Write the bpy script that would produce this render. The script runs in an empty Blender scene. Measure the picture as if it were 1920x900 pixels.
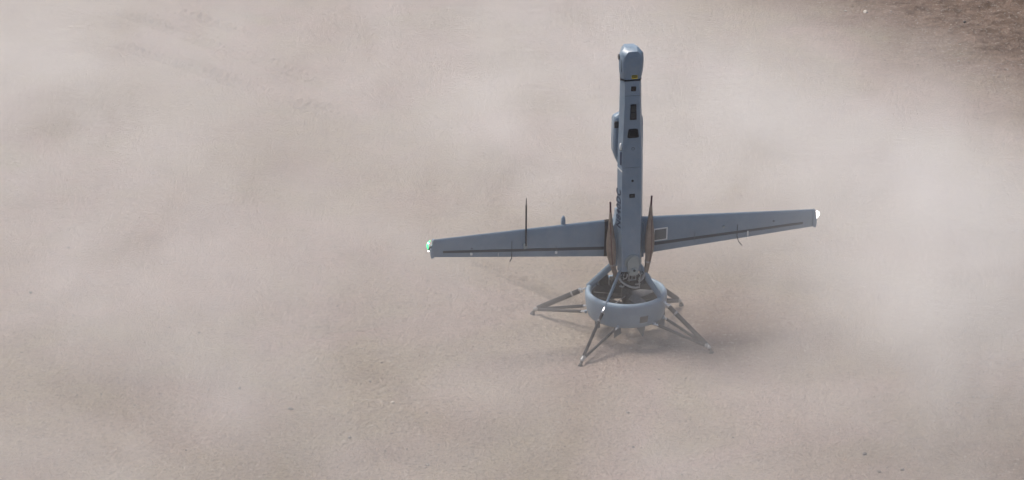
import bpy, bmesh, math, random
import numpy as np
from mathutils import Vector, Matrix

scene = bpy.context.scene
R = math.radians
random.seed(7)

# ------------------------------------------------------------------ camera
cam_data = bpy.data.cameras.new("camera")
cam_data.sensor_width = 36.0
cam_data.lens = 78.75
cam_data.clip_start = 0.1
cam_data.clip_end = 3000.0
cam = bpy.data.objects.new("camera", cam_data)
scene.collection.objects.link(cam)
cam.location = (-0.86, -15.58, 7.065)
cam.rotation_euler = (R(68.0), 0.0, 0.0)
scene.camera = cam

# ------------------------------------------------------------------ sky and sun
SUN_ELEV = 64.0
SUN_AZ = 150.0          # direction towards the sun, counter-clockwise from +X
world = bpy.data.worlds.new("World")
scene.world = world
world.use_nodes = True
wn = world.node_tree.nodes
wl = world.node_tree.links
sky = wn.new("ShaderNodeTexSky")
sky.sky_type = 'NISHITA'
sky.sun_disc = False
sky.sun_elevation = R(SUN_ELEV)
sky.sun_rotation = R(90.0 - SUN_AZ)
sky.dust_density = 2.0
wl.new(sky.outputs[0], wn["Background"].inputs[0])
wn["Background"].inputs[1].default_value = 0.085

sun_data = bpy.data.lights.new("sun", 'SUN')
sun_data.energy = 3.0
sun_data.angle = R(19.0)
sun_data.color = (1.0, 0.94, 0.865)
sun = bpy.data.objects.new("sun", sun_data)
scene.collection.objects.link(sun)
sd = Vector((math.cos(R(SUN_ELEV)) * math.cos(R(SUN_AZ)), math.cos(R(SUN_ELEV)) * math.sin(R(SUN_AZ)), math.sin(R(SUN_ELEV))))
sun.rotation_euler = sd.to_track_quat('Z', 'Y').to_euler()
sun.location = sd * 30

scene.view_settings.view_transform = 'Standard'
scene.view_settings.look = 'None'
scene.view_settings.gamma = 1.0
scene.view_settings.exposure = 0.68
scene.cycles.volume_bounces = 2
scene.cycles.adaptive_threshold = 0.03
scene.cycles.adaptive_min_samples = 12
scene.cycles.max_bounces = 8
scene.cycles.volume_max_steps = 128
scene.cycles.volume_step_rate = 1.0
scene.cycles.use_denoising = True

# ------------------------------------------------------------------ node helpers
class NT:
    """small wrapper for building node materials"""
    def __init__(self, name):
        self.m = bpy.data.materials.new(name)
        self.m.use_nodes = True
        self.n = self.m.node_tree.nodes
        self.l = self.m.node_tree.links
        self.b = self.n.get("Principled BSDF")
        self.out = self.n.get("Material Output")
    def new(self, t, **kw):
        nd = self.n.new(t)
        for k, v in kw.items():
            if k.startswith("i_"):
                key = k[2:]
                key = int(key) if key.isdigit() else key.replace("_", " ")
                nd.inputs[key].default_value = v
            else:
                setattr(nd, k, v)
        return nd
    def link(self, a, b):
        self.l.new(a, b)
    def noise(self, vec, scale, detail=4.0, rough=0.55, dist=0.0):
        nd = self.new("ShaderNodeTexNoise", i_Scale=scale, i_Detail=detail, i_Roughness=rough, i_Distortion=dist)
        if vec is not None:
            self.link(vec, nd.inputs["Vector"])
        return nd.outputs[0]
    def math(self, op, a, b=None, c=None, clamp=False):
        nd = self.new("ShaderNodeMath", operation=op, use_clamp=clamp)
        for i, v in enumerate((a, b, c)):
            if v is None:
                continue
            if isinstance(v, (int, float)):
                nd.inputs[i].default_value = v
            else:
                self.link(v, nd.inputs[i])
        return nd.outputs[0]
    def ramp(self, fac, stops):
        nd = self.new("ShaderNodeValToRGB")
        e = nd.color_ramp.elements
        while len(e) < len(stops):
            e.new(0.5)
        for el, (p, c) in zip(e, stops):
            el.position = p
            el.color = (*c, 1.0) if len(c) == 3 else c
        self.link(fac, nd.inputs[0])
        return nd.outputs[0]
    def mix(self, fac, a, b):
        nd = self.new("ShaderNodeMix", data_type='RGBA')
        for sock, v in ((nd.inputs[0], fac), (nd.inputs[6], a), (nd.inputs[7], b)):
            if isinstance(v, (int, float)):
                sock.default_value = v
            elif isinstance(v, tuple):
                sock.default_value = (*v, 1.0)
            else:
                self.link(v, sock)
        return nd.outputs[2]

def surface(name, col, rough=0.5, metal=0.0, col2=None, nscale=6.0, bump=0.0, bscale=60.0, dust=0.0):
    t = NT(name)
    co = t.new("ShaderNodeTexCoord").outputs["Object"]
    c2 = col2 if col2 else tuple(x * 0.82 for x in col)
    n = t.noise(co, nscale, 5.0, 0.62)
    c = t.ramp(n, [(0.30, c2), (0.70, col)])
    if dust > 0:
        n2 = t.noise(co, nscale * 2.7, 8.0, 0.7)
        f = t.math('MULTIPLY', t.math('SUBTRACT', n2, 0.40, clamp=True), 4.0 * dust, clamp=True)
        c = t.mix(f, c, (0.42, 0.37, 0.33))
    t.link(c, t.b.inputs["Base Color"])
    t.b.inputs["Metallic"].default_value = metal
    r = t.math('ADD', t.math('MULTIPLY', t.noise(co, nscale * 4, 3.0), 0.25), rough - 0.12)
    t.link(r, t.b.inputs["Roughness"])
    if bump > 0:
        bn = t.new("ShaderNodeBump", i_Strength=bump, i_Distance=0.002)
        t.link(t.noise(co, bscale, 3.0), bn.inputs["Height"])
        t.link(bn.outputs[0], t.b.inputs["Normal"])
    return t.m

M = {}
M['paint'] = surface('blue_grey_paint', (0.192, 0.244, 0.298), 0.40, 0, (0.155, 0.200, 0.248), 6.0, 0.05, 40, dust=0.09)
M['paint_light'] = surface('pale_grey_paint', (0.27, 0.31, 0.31), 0.45, 0, (0.21, 0.24, 0.245), 12, dust=0.15)
M['ring_paint'] = surface('duct_grey_paint', (0.175, 0.235, 0.290), 0.42, 0, (0.142, 0.190, 0.240), 7, 0.05, 40, dust=0.12)
M['slot'] = surface('dark_hinge_gap', (0.050, 0.056, 0.066), 0.7, 0)
M['black'] = surface('black_rubber', (0.012, 0.012, 0.014), 0.55, 0)
M['black_gloss'] = surface('black_glass', (0.010, 0.011, 0.014), 0.12, 0)
M['screen'] = surface('grey_grille', (0.07, 0.067, 0.065), 0.6, 0, (0.04, 0.04, 0.04), 60)
M['frame_dark'] = surface('dark_frame', (0.022, 0.022, 0.026), 0.4, 0)
M['brown'] = surface('brown_fold_joint', (0.050, 0.043, 0.041), 0.75, 0, dust=0.1)
M['exhaust'] = surface('heated_steel', (0.27, 0.225, 0.19), 0.42, 0.45, (0.13, 0.10, 0.085), 9.0, 0.2, 50, dust=0.1)
M['exhaust_tip'] = surface('purple_heated_steel', (0.085, 0.040, 0.055), 0.4, 0.6)
M['weld'] = surface('red_brown_weld', (0.12, 0.05, 0.045), 0.6, 0.3)
M['metal'] = surface('bare_aluminium', (0.62, 0.62, 0.62), 0.28, 0.9, (0.45, 0.45, 0.46), 30)
M['metal_dull'] = surface('dull_cast_aluminium', (0.36, 0.36, 0.35), 0.45, 0.6, (0.20, 0.20, 0.20), 30, 0.2, 90, dust=0.3)
M['cover'] = surface('grey_gearbox_cover', (0.30, 0.325, 0.31), 0.5, 0.1, (0.23, 0.25, 0.24), 14, dust=0.15)
M['carbon'] = surface('dark_carbon_tube', (0.022, 0.021, 0.021), 0.42, 0.0, (0.014, 0.014, 0.014), 18, dust=0.04)
M['engine'] = surface('oily_engine_castings', (0.034, 0.032, 0.030), 0.6, 0.3, (0.014, 0.014, 0.014), 30, 0.3, 80, dust=0.12)
M['hose'] = surface('grey_braided_hose', (0.35, 0.34, 0.32), 0.5, 0.2, (0.22, 0.21, 0.20), 40)
M['inner'] = surface('sooty_duct_lining', (0.050, 0.048, 0.046), 0.7, 0, (0.028, 0.027, 0.026), 8, 0.1, 40, dust=0.12)
M['vane'] = surface('dark_grey_vane', (0.085, 0.095, 0.10), 0.5, 0, dust=0.1)
M['blade'] = surface('pale_propeller_blade', (0.13, 0.125, 0.12), 0.5, 0, (0.09, 0.088, 0.085), 10, dust=0.2)
M['patch'] = surface('beige_hatch', (0.17, 0.168, 0.16), 0.6, 0, (0.14, 0.136, 0.13), 10)
M['white'] = surface('white_edging', (0.70, 0.70, 0.68), 0.5, 0)
M['navy'] = surface('navy_lettering', (0.030, 0.042, 0.075), 0.5, 0)
M['yellow'] = surface('yellow_sticker', (0.52, 0.40, 0.03), 0.5, 0)
M['line'] = surface('grey_panel_gap', (0.10, 0.12, 0.14), 0.6, 0)
def lamp_mat(name, col, s):
    t = NT(name)
    t.b.inputs["Base Color"].default_value = (*col, 1)
    t.b.inputs["Emission Color"].default_value = (*col, 1)
    t.b.inputs["Emission Strength"].default_value = s
    return t.m
M['green_lamp'] = lamp_mat('green_navigation_light', (0.06, 0.85, 0.30), 1.3)
M['green_core'] = lamp_mat('green_light_core', (0.30, 1.0, 0.55), 4.0)
M['white_lamp'] = lamp_mat('white_navigation_light', (1.0, 1.0, 1.0), 3.0)

# ------------------------------------------------------------------ object helpers
COL = scene.collection
def link_mesh(name, me, mat, parent=None):
    if isinstance(mat, (list, tuple)):
        for m_ in mat:
            me.materials.append(m_)
    elif mat is not None:
        me.materials.append(mat)
    o = bpy.data.objects.new(name, me)
    COL.objects.link(o)
    if parent is not None:
        o.parent = parent
    return o

def build(name, bm, mat, parent=None, smooth=True, angle=35.0):
    bmesh.ops.recalc_face_normals(bm, faces=bm.faces)
    if smooth:
        for f in bm.faces:
            f.smooth = True
        for e in bm.edges:
            if len(e.link_faces) == 2 and e.calc_face_angle(0.0) > R(angle):
                e.smooth = False
    me = bpy.data.meshes.new(name)
    bm.to_mesh(me)
    bm.free()
    return link_mesh(name, me, mat, parent)

def thing(name, label, cat, loc, rotz=0.0, group=None):
    o = bpy.data.objects.new(name, None)
    COL.objects.link(o)
    o.empty_display_size = 0.2
    o.location = loc
    o.rotation_euler = (0, 0, rotz)
    o["label"] = label
    o["category"] = cat
    if group:
        o["group"] = group
    return o

def loft(bm, loops, cap=True, closed=True, mat=0):
    rows = [[bm.verts.new(p) for p in lp] for lp in loops]
    n = len(rows[0])
    for a, b in zip(rows, rows[1:]):
        for i in range(n if closed else n - 1):
            f = bm.faces.new((a[i], a[(i + 1) % n], b[(i + 1) % n], b[i]))
            f.material_index = mat
    if cap and closed:
        bm.faces.new(list(reversed(rows[0]))).material_index = mat
        bm.faces.new(rows[-1]).material_index = mat
    return rows

def lathe(bm, prof, n=48, centre=(0, 0, 0), closed=False, a0=0.0, a1=2 * math.pi, mat=0):
    full = abs(a1 - a0 - 2 * math.pi) < 1e-6
    m = n if full else n + 1
    rows = []
    for i in range(m):
        a = a0 + (a1 - a0) * i / n
        rows.append([bm.verts.new((centre[0] + r * math.cos(a), centre[1] + r * math.sin(a), centre[2] + z)) for r, z in prof])
    k = len(prof)
    for i in range(n):
        A, B = rows[i], rows[(i + 1) % m]
        for j in range(k if closed else k - 1):
            f = bm.faces.new((A[j], B[j], B[(j + 1) % k], A[(j + 1) % k]))
            f.material_index = mat
    return rows

def frame_for(d, ref):
    d = d.normalized()
    s = d.cross(ref)
    if s.length < 1e-5:
        s = d.cross(Vector((1, 0, 0)))
    s.normalize()
    return s, s.cross(d).normalized()

def tube(bm, pts, rad, n=10, ref=(0, 0, 1), flat=1.0, mat=0, cap=True):
    """swept elliptical tube; rad scalar or list; flat = width across / width along ref"""
    P = [Vector(p) for p in pts]
    if not isinstance(rad, (list, tuple)):
        rad = [rad] * len(P)
    loops = []
    for i, p in enumerate(P):
        d = P[min(i + 1, len(P) - 1)] - P[max(i - 1, 0)]
        s, u = frame_for(d, Vector(ref))
        loops.append([p + s * math.cos(t) * rad[i] * flat + u * math.sin(t) * rad[i] for t in [2 * math.pi * k / n for k in range(n)]])
    loft(bm, loops, cap=cap, mat=mat)

def curve_pts(ctrl, n=20):
    """Catmull-Rom through control points"""
    C = [Vector(c) for c in ctrl]
    C = [C[0] * 2 - C[1]] + C + [C[-1] * 2 - C[-2]]
    out = []
    seg = len(C) - 3
    for i in range(n + 1):
        t = i / n * seg
        k = min(int(t), seg - 1)
        t -= k
        a, b, c, d = C[k:k + 4]
        out.append(0.5 * ((2 * b) + (c - a) * t + (2 * a - 5 * b + 4 * c - d) * t * t + (3 * b - a - 3 * c + d) * t ** 3))
    return out

def interp(x, xs, ys):
    return float(np.interp(x, xs, ys))

def box(bm, c, s, rot=None, bevel=0.0, mat=0):
    r = bmesh.ops.create_cube(bm, size=1.0)
    vs = r['verts']
    for v in vs:
        v.co = Vector((v.co.x * s[0], v.co.y * s[1], v.co.z * s[2]))
    if bevel > 0:
        es = list({e for v in vs for e in v.link_edges})
        rb = bmesh.ops.bevel(bm, geom=es, offset=bevel, segments=2, affect='EDGES', profile=0.6)
        vs = list({v for f in rb['faces'] for v in f.verts} | {v for v in vs if v.is_valid})
    mt = Matrix.Translation(Vector(c)) @ (rot.to_4x4() if rot is not None else Matrix.Identity(4))
    for v in vs:
        v.co = mt @ v.co
    for f in {f for v in vs for f in v.link_faces}:
        f.material_index = mat

def plate(bm, poly, y0, y1, bevel=0.0):
    """prism: outline poly of (x, z), extruded from y0 (front) to y1"""
    a = [bm.verts.new((x, y0, z)) for x, z in poly]
    b = [bm.verts.new((x, y1, z)) for x, z in poly]
    n = len(poly)
    ff = bm.faces.new(a)
    bm.faces.new(list(reversed(b)))
    for i in range(n):
        bm.faces.new((a[i], b[i], b[(i + 1) % n], a[(i + 1) % n]))
    if bevel > 0:
        bmesh.ops.bevel(bm, geom=list(ff.edges), offset=bevel, segments=2, affect='EDGES')

def rrect(cx, cz, w, h, r, n=4, w2=None):
    """rounded rectangle outline (w at bottom, w2 at top)"""
    w2 = w if w2 is None else w2
    out = []
    for (sx, sz, a0) in ((1, -1, -90), (1, 1, 0), (-1, 1, 90), (-1, -1, 180)):
        ww = w if sz < 0 else w2
        ox, oz = cx + sx * (ww / 2 - r), cz + sz * (h / 2 - r)
        for k in range(n + 1):
            a = R(a0 + 90 * k / n)
            out.append((ox + r * math.cos(a), oz + r * math.sin(a)))
    return out

# ================================================================== GROUND
def vnoise(x, y, seed):
    """value noise on numpy arrays"""
    xi = np.floor(x).astype(np.int64); yi = np.floor(y).astype(np.int64)
    xf = x - xi; yf = y - yi
    u = xf * xf * (3 - 2 * xf); v = yf * yf * (3 - 2 * yf)
    def h(a, b):
        k = (a * 374761393 + b * 668265263 + seed * 974711) & 0x7fffffff
        k = ((k ^ (k >> 13)) * 1274126177) & 0x7fffffff
        return ((k ^ (k >> 16)) & 0xffff) / 65535.0
    return (h(xi, yi) * (1 - u) + h(xi + 1, yi) * u) * (1 - v) + (h(xi, yi + 1) * (1 - u) + h(xi + 1, yi + 1) * u) * v

def fbm(x, y, seed, octv=4):
    s = 0; a = 1.0; t = 0
    for i in range(octv):
        s = s + a * vnoise(x * 2 ** i + 13.7 * i, y * 2 ** i - 7.3 * i, seed + i); t += a; a *= 0.55
    return s / t - 0.5

def seg_dist(x, y, a, b):
    """distance from a segment and the run along it"""
    ax, ay = a; bx, by = b
    dx, dy = bx - ax, by - ay
    L = math.hypot(dx, dy)
    t = ((x - ax) * dx + (y - ay) * dy) / (L * L)
    tc = np.clip(t, 0, 1)
    d = np.hypot(x - ax - tc * dx, y - ay - tc * dy)
    side = ((x - ax) * dy - (y - ay) * dx) / L
    return d, side, tc * L, L

def sstep(a, b, v):
    t = np.clip((v - a) / (b - a), 0, 1)
    return t * t * (3 - 2 * t)

def ground_height(x, y):
    near = np.exp(-np.maximum(0, np.hypot(x, y - 3) - 14) / 10)
    z = 0.030 * fbm(x * 0.45, y * 0.45, 3, 3) + 0.012 * fbm(x * 2.1, y * 2.1, 11, 4)
    z = z + 0.006 * fbm(x * 9.0, y * 14.0, 21, 3) + 0.010 * np.maximum(0, fbm(x * 1.3 + 4, y * 1.3, 31, 3) + 0.05) * fbm(x * 5.0, y * 11.0, 33, 3) * 10
    # churned, rippled sand at the far right
    m = sstep(0.0, 1.8, (x - 3.15) * 0.85 + (y - 7.0) * 0.42)
    r = fbm(x * 2.2 + y * 0.9, y * 5.0 - x * 1.2, 41, 5)
    z = z + m * (0.20 * r + 0.05 * np.abs(fbm(x * 7, y * 9, 55, 3)))
    # tyre tracks with lug prints
    def track(a, b, w, depth, pitch, amp, seed):
        nonlocal z
        d, s, run, L = seg_dist(x, y, a, b)
        s = s + 0.10 * fbm(run * 0.8, run * 0.0 + seed, seed, 2)
        inside = sstep(w, w * 0.7, np.abs(s)) * (d < w * 1.4)
        fade = sstep(0, 0.5, run) * sstep(0, 0.5, L - run) * (0.35 + 0.9 * sstep(-0.15, 0.22, fbm(run * 1.1, s * 2, seed + 5, 2)))
        lug = np.sin((run + np.sign(s) * 0.03 + 0.45 * np.abs(s)) * 2 * math.pi / pitch) * sstep(0.02, 0.05, np.abs(s))
        berm = np.exp(-((np.abs(s) - w) / 0.035) ** 2) * (d < w * 2.5)
        z = z + fade * (inside * (-depth + amp * lug) + berm * depth * 0.7)
    track((-5.3, 7.75), (-2.3, 4.85), 0.15, 0.026, 0.115, 0.030, 61)
    track((-5.4, 8.90), (-2.6, 6.00), 0.14, 0.022, 0.125, 0.026, 71)
    track((-4.8, 9.00), (-3.7, 7.80), 0.12, 0.016, 0.16, 0.022, 81)
    track((-3.4, 3.9), (-1.9, 2.6), 0.12, 0.006, 0.13, 0.008, 91)
    # shallow skid runs close to the aircraft
    def rut(a, b, w0, w1, depth, seed):
        nonlocal z
        d, s, run, L = seg_dist(x, y, a, b)
        w = w0 + (w1 - w0) * run / L
        s = s + 0.05 * fbm(run * 3, run * 0 + seed, seed, 3)
        ins = sstep(w, w * 0.6, np.abs(s)) * sstep(0, 0.15, run) * sstep(0, 0.1, L - run) * (d < w * 2)
        berm = np.exp(-((np.abs(s) - w * 1.15) / 0.02) ** 2) * (d < w * 2.5) * sstep(0, 0.15, run) * sstep(0, 0.1, L - run)
        z = z - ins * depth + berm * depth * 0.5
    rut((-1.18, 1.46), (-0.22, 0.36), 0.05, 0.11, 0.030, 5)
    rut((-2.66, 1.30), (-2.05, 0.80), 0.02, 0.035, 0.010, 6)
    rut((-3.30, -1.73), (-3.02, -1.88), 0.02, 0.02, 0.014, 7)
    # level pads under the feet
    for fx, fy in FEET_W:
        k = np.exp(-((x - fx) ** 2 + (y - fy) ** 2) / (0.10 ** 2))
        z = z * (1 - k) + k * 0.0
        dd = np.hypot(x - fx, y - fy)
        z = z + (0.010 + 0.008 * fbm(x * 30, y * 30, 19, 2)) * np.exp(-((dd - 0.052) / 0.020) ** 2) - 0.006 * np.exp(-(dd / 0.03) ** 2)
    return z * near

YAW = R(12.15)
FEET = [(-0.591, 0.492), (-0.455, -0.483), (0.528, -0.465), (0.554, 0.414)]
FEET_W = [(fx * math.cos(YAW) - fy * math.sin(YAW), fx * math.sin(YAW) + fy * math.cos(YAW)) for fx, fy in FEET]

def axis_lines(lo, hi, step, far):
    mid = list(np.arange(lo, hi + 1e-6, step))
    k = []
    s = step
    v = hi
    while v < far:
        s *= 1.35; v += s; k.append(v)
    k2 = []
    s = step; v = lo
    while v > -far:
        s *= 1.35; v -= s; k2.append(v)
    return np.array(list(reversed(k2)) + mid + k)

gx = axis_lines(-7.4, 5.6, 0.026, 700)
gy = axis_lines(-3.0, 10.2, 0.026, 700)
X, Y = np.meshgrid(gx, gy)
Z = ground_height(X, Y)
nx, ny = len(gx), len(gy)
me = bpy.data.meshes.new("desert_ground")
me.vertices.add(nx * ny)
me.vertices.foreach_set("co", np.stack([X, Y, Z], -1).astype(np.float32).ravel())
ii = (np.arange(ny - 1)[:, None] * nx + np.arange(nx - 1)[None, :]).ravel()
quads = np.stack([ii, ii + 1, ii + 1 + nx, ii + nx], -1).astype(np.int32)
me.loops.add(quads.size)
me.loops.foreach_set("vertex_index", quads.ravel())
me.polygons.add(len(quads))
me.polygons.foreach_set("loop_start", np.arange(0, quads.size, 4, dtype=np.int32))
me.polygons.foreach_set("use_smooth", np.ones(len(quads), dtype=bool))
at = me.attributes.new("dark_wedge", 'FLOAT', 'POINT')  # mask for a darker wedge along the skid run, widening towards the duct
d_, s_, run_, L_ = seg_dist(X, Y, (-1.30, 1.56), (-0.16, 0.34))
s_ = s_ + 0.05 * fbm(run_ * 3, run_ * 0 + 5, 5, 3)
w_ = 0.025 + 0.085 * run_ / L_
wedge = sstep(-0.004, 0.010, w_ * 0.8 - s_) * sstep(0.0, 0.06, s_ + w_) * (d_ < 0.25)
wedge = wedge * sstep(0.0, 0.35, run_) * (0.55 + 0.9 * np.clip(fbm(X * 9, Y * 9, 66, 3) + 0.4, 0, 1))
at.data.foreach_set("value", np.clip(wedge, 0, 1).astype(np.float32).ravel())
me.update(calc_edges=True)

t = NT('desert_sand')
co = t.new("ShaderNodeTexCoord").outputs["Object"]
big = t.noise(co, 0.42, 4.0, 0.55, 0.4)
base = t.ramp(big, [(0.30, (0.405, 0.305, 0.265)), (0.45, (0.425, 0.356, 0.278)), (0.58, (0.455, 0.355, 0.308)), (0.72, (0.410, 0.360, 0.268))])
mid = t.noise(co, 3.2, 6.0, 0.65)
base = t.mix(t.math('MULTIPLY', t.math('SUBTRACT', mid, 0.42, clamp=True), 2.0, clamp=True), base, (0.35, 0.285, 0.250))
# darker, browner loose earth at the far right
sx = t.new("ShaderNodeSeparateXYZ"); t.link(co, sx.inputs[0])
edge = t.math('ADD', t.math('MULTIPLY', sx.outputs[0], 0.85), t.math('MULTIPLY', sx.outputs[1], 0.42))
edge = t.math('ADD', edge, t.math('MULTIPLY', t.noise(co, 1.1, 4.0), 1.6))
edge = t.math('MULTIPLY', t.math('SUBTRACT', edge, 5.95), 0.60, clamp=True)
cr = t.new("ShaderNodeVectorMath", operation='DISTANCE'); t.link(co, cr.inputs[0]); cr.inputs[1].default_value = (3.1, -2.7, 0)
crf = t.math('SUBTRACT', t.math('ADD', 1.5, t.math('MULTIPLY', t.noise(co, 1.3, 4.0), 1.4)), cr.outputs["Value"])
edge = t.math('MAXIMUM', edge, t.math('MULTIPLY', crf, 0.45, clamp=True))
dark = t.ramp(t.noise(co, 5.0, 7.0, 0.7), [(0.35, (0.165, 0.115, 0.086)), (0.7, (0.30, 0.215, 0.165))])
base = t.mix(edge, base, dark)
te = t.new("ShaderNodeAttribute", attribute_name="dark_wedge")
base = t.mix(t.math('MULTIPLY', te.outputs["Fac"], 0.75), base, (0.235, 0.190, 0.158))
# coarser brown earth right of the base, with the aircraft's shadow painted into its colour
earth_shade = t.new("ShaderNodeMapping"); earth_shade.inputs["Location"].default_value = (-0.62, 0.12, 0); earth_shade.inputs["Scale"].default_value = (0.85, 1.15, 0.0); t.link(co, earth_shade.inputs[0])
earth_shade_len = t.new("ShaderNodeVectorMath", operation='LENGTH'); t.link(earth_shade.outputs[0], earth_shade_len.inputs[0])
earth_shade_fac = t.math('SUBTRACT', t.math('ADD', 0.62, t.math('MULTIPLY', t.noise(co, 2.2, 6.0, 0.65), 0.9)), earth_shade_len.outputs["Value"])
base = t.mix(t.math('MULTIPLY', earth_shade_fac, 0.95, clamp=True), base, (0.19, 0.138, 0.116))
# grain: coarse sand, small dark and pale grit
g1 = t.noise(co, 34.0, 5.0, 0.78)
base = t.mix(t.math('MULTIPLY', t.math('SUBTRACT', g1, 0.50, clamp=True), 4.0, clamp=True), base, (0.15, 0.115, 0.095))
g2 = t.noise(co, 27.0, 4.0, 0.8)
base = t.mix(t.math('MULTIPLY', t.math('SUBTRACT', g2, 0.56, clamp=True), 4.5, clamp=True), base, (0.60, 0.55, 0.49))
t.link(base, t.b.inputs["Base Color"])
t.b.inputs["Roughness"].default_value = 0.95
t.b.inputs["Specular IOR Level"].default_value = 0.15
h = t.math('ADD', t.math('MULTIPLY', t.noise(co, 14.0, 8.0, 0.72), 1.0), t.math('MULTIPLY', g1, 0.6))
bp = t.new("ShaderNodeBump", i_Strength=1.0, i_Distance=0.075)
t.link(h, bp.inputs["Height"]); t.link(bp.outputs[0], t.b.inputs["Normal"])
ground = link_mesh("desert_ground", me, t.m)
ground["kind"] = "structure"

# ================================================================== DUST
dm = NT('blown_dust')
dm.n.remove(dm.b)
co = dm.new("ShaderNodeTexCoord").outputs["Object"]
sp = dm.new("ShaderNodeSeparateXYZ"); dm.link(co, sp.inputs[0])
# billows stirred up by the rotor: (x, y, reach, strength)
PUFFS = [(2.4, 1.7, 2.3, 1.75), (2.4, -0.3, 1.5, 0.85), (1.5, 4.6, 1.9, 0.85), (3.3, 3.4, 1.4, 0.6), (-0.7, 3.6, 1.8, 0.60), (0.6, 2.3, 1.3, 0.55),
         (-1.2, 1.8, 1.2, 0.35), (-0.7, 6.6, 1.9, 0.5), (-4.4, 4.2, 2.1, 0.5), (-6.0, 6.4, 2.0, 0.6), (-4.3, 0.2, 1.7, 0.45), (-3.1, 2.0, 1.2, 0.25),
         (-3.0, -1.5, 1.2, 0.35), (1.4, -1.1, 1.1, 0.45), (-1.0, -0.9, 1.1, 0.40)]
acc = None
cx = dm.new("ShaderNodeCombineXYZ"); dm.link(sp.outputs[0], cx.inputs[0]); dm.link(sp.outputs[1], cx.inputs[1])
for (px_, py_, rr_, ss_) in PUFFS:
    vd = dm.new("ShaderNodeVectorMath", operation='DISTANCE')
    dm.link(cx.outputs[0], vd.inputs[0]); vd.inputs[1].default_value = (px_, py_, 0)
    mr = dm.new("ShaderNodeMapRange", interpolation_type='SMOOTHERSTEP')
    mr.inputs[1].default_value = rr_ * 1.35; mr.inputs[2].default_value = 0.0
    mr.inputs[3].default_value = 0.0; mr.inputs[4].default_value = ss_
    dm.link(vd.outputs["Value"], mr.inputs[0])
    acc = mr.outputs[0] if acc is None else dm.math('ADD', acc, mr.outputs[0])
n1 = dm.noise(co, 0.72, 5.0, 0.60, 1.0)
billow = dm.math('MULTIPLY', dm.math('SUBTRACT', n1, 0.29, clamp=True), 1.95)
# floor of thin dust, fading out towards the far right and the near right
thin = dm.new("ShaderNodeMapRange", interpolation_type='SMOOTHSTEP')
ex = dm.math('ADD', dm.math('MULTIPLY', sp.outputs[0], 0.85), dm.math('MULTIPLY', sp.outputs[1], 0.42))
thin.inputs[1].default_value = 4.9; thin.inputs[2].default_value = 2.9; thin.inputs[3].default_value = 0.0; thin.inputs[4].default_value = 1.0
dm.link(ex, thin.inputs[0])
den = dm.math('MULTIPLY', dm.math('MULTIPLY', dm.math('ADD', acc, 0.62), thin.outputs[0]), billow)
hz = dm.math('EXPONENT', dm.math('MULTIPLY', sp.outputs[2], -1.55))
topf = dm.new("ShaderNodeMapRange", interpolation_type='SMOOTHSTEP')
topf.inputs[1].default_value = 2.15; topf.inputs[2].default_value = 1.2; topf.inputs[3].default_value = 0.0; topf.inputs[4].default_value = 1.0
dm.link(sp.outputs[2], topf.inputs[0])
# and towards the sides of the cloud
far = dm.new("ShaderNodeVectorMath", operation='DISTANCE'); dm.link(cx.outputs[0], far.inputs[0]); far.inputs[1].default_value = (-1, 3.5, 0)
ff = dm.new("ShaderNodeMapRange", interpolation_type='SMOOTHSTEP')
ff.inputs[1].default_value = 10.8; ff.inputs[2].default_value = 8.0; ff.inputs[3].default_value = 0.0; ff.inputs[4].default_value = 1.0
dm.link(far.outputs["Value"], ff.inputs[0])
den = dm.math('MULTIPLY', dm.math('MULTIPLY', den, hz), dm.math('MULTIPLY', topf.outputs[0], ff.outputs[0]))
# the rotor wash keeps the air round the aircraft clearer
wash = dm.new("ShaderNodeVectorMath", operation='DISTANCE'); dm.link(cx.outputs[0], wash.inputs[0]); wash.inputs[1].default_value = (0.15, -0.55, 0)
wf = dm.new("ShaderNodeMapRange", interpolation_type='SMOOTHSTEP')
wf.inputs[1].default_value = 0.5; wf.inputs[2].default_value = 2.0; wf.inputs[3].default_value = 0.42; wf.inputs[4].default_value = 1.0
dm.link(wash.outputs["Value"], wf.inputs[0])
den = dm.math('MULTIPLY', den, wf.outputs[0])
pv = dm.new("ShaderNodeVolumePrincipled")
pv.inputs["Color"].default_value = (0.965, 0.921, 0.878, 1)
pv.inputs["Anisotropy"].default_value = 0.0
dm.link(den, pv.inputs["Density"])
dm.link(pv.outputs[0], dm.out.inputs["Volume"])
try:
    dm.m.cycles.volume_step_rate = 0.20
except Exception as e_:
    print('NOSTEP', e_)
bm = bmesh.new()
box(bm, (-1.0, 3.5, 0.45), (22.0, 22.0, 3.5))
dust = build("dust_cloud", bm, dm.m, smooth=False)
dust["kind"] = "stuff"

# ================================================================== AIRCRAFT
drone = thing("tail_sitting_drone", "blue-grey drone standing on its tail on four splayed legs in blowing dust", "drone", (0, 0, 0), YAW)

def axc(z):
    """the body leans a little to one side: sideways offset at height z"""
    return 0.006 - 0.013 * (z - 0.95)

def section(z, hw, yf, yb, ch=0.024, back=0.55, cx=None):
    """eight-cornered body section; hw half width, yf front y, yb back y"""
    c = axc(z) if cx is None else cx
    ym = yf + (yb - yf) * 0.26
    return [Vector((c - hw + ch, yf, z)), Vector((c + hw - ch, yf, z)), Vector((c + hw, ym, z)), Vector((c + hw * 0.80, yf + (yb - yf) * 0.66, z)),
            Vector((c + hw * back, yb, z)), Vector((c - hw * back, yb, z)), Vector((c - hw * 0.80, yf + (yb - yf) * 0.66, z)), Vector((c - hw, ym, z))]

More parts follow.
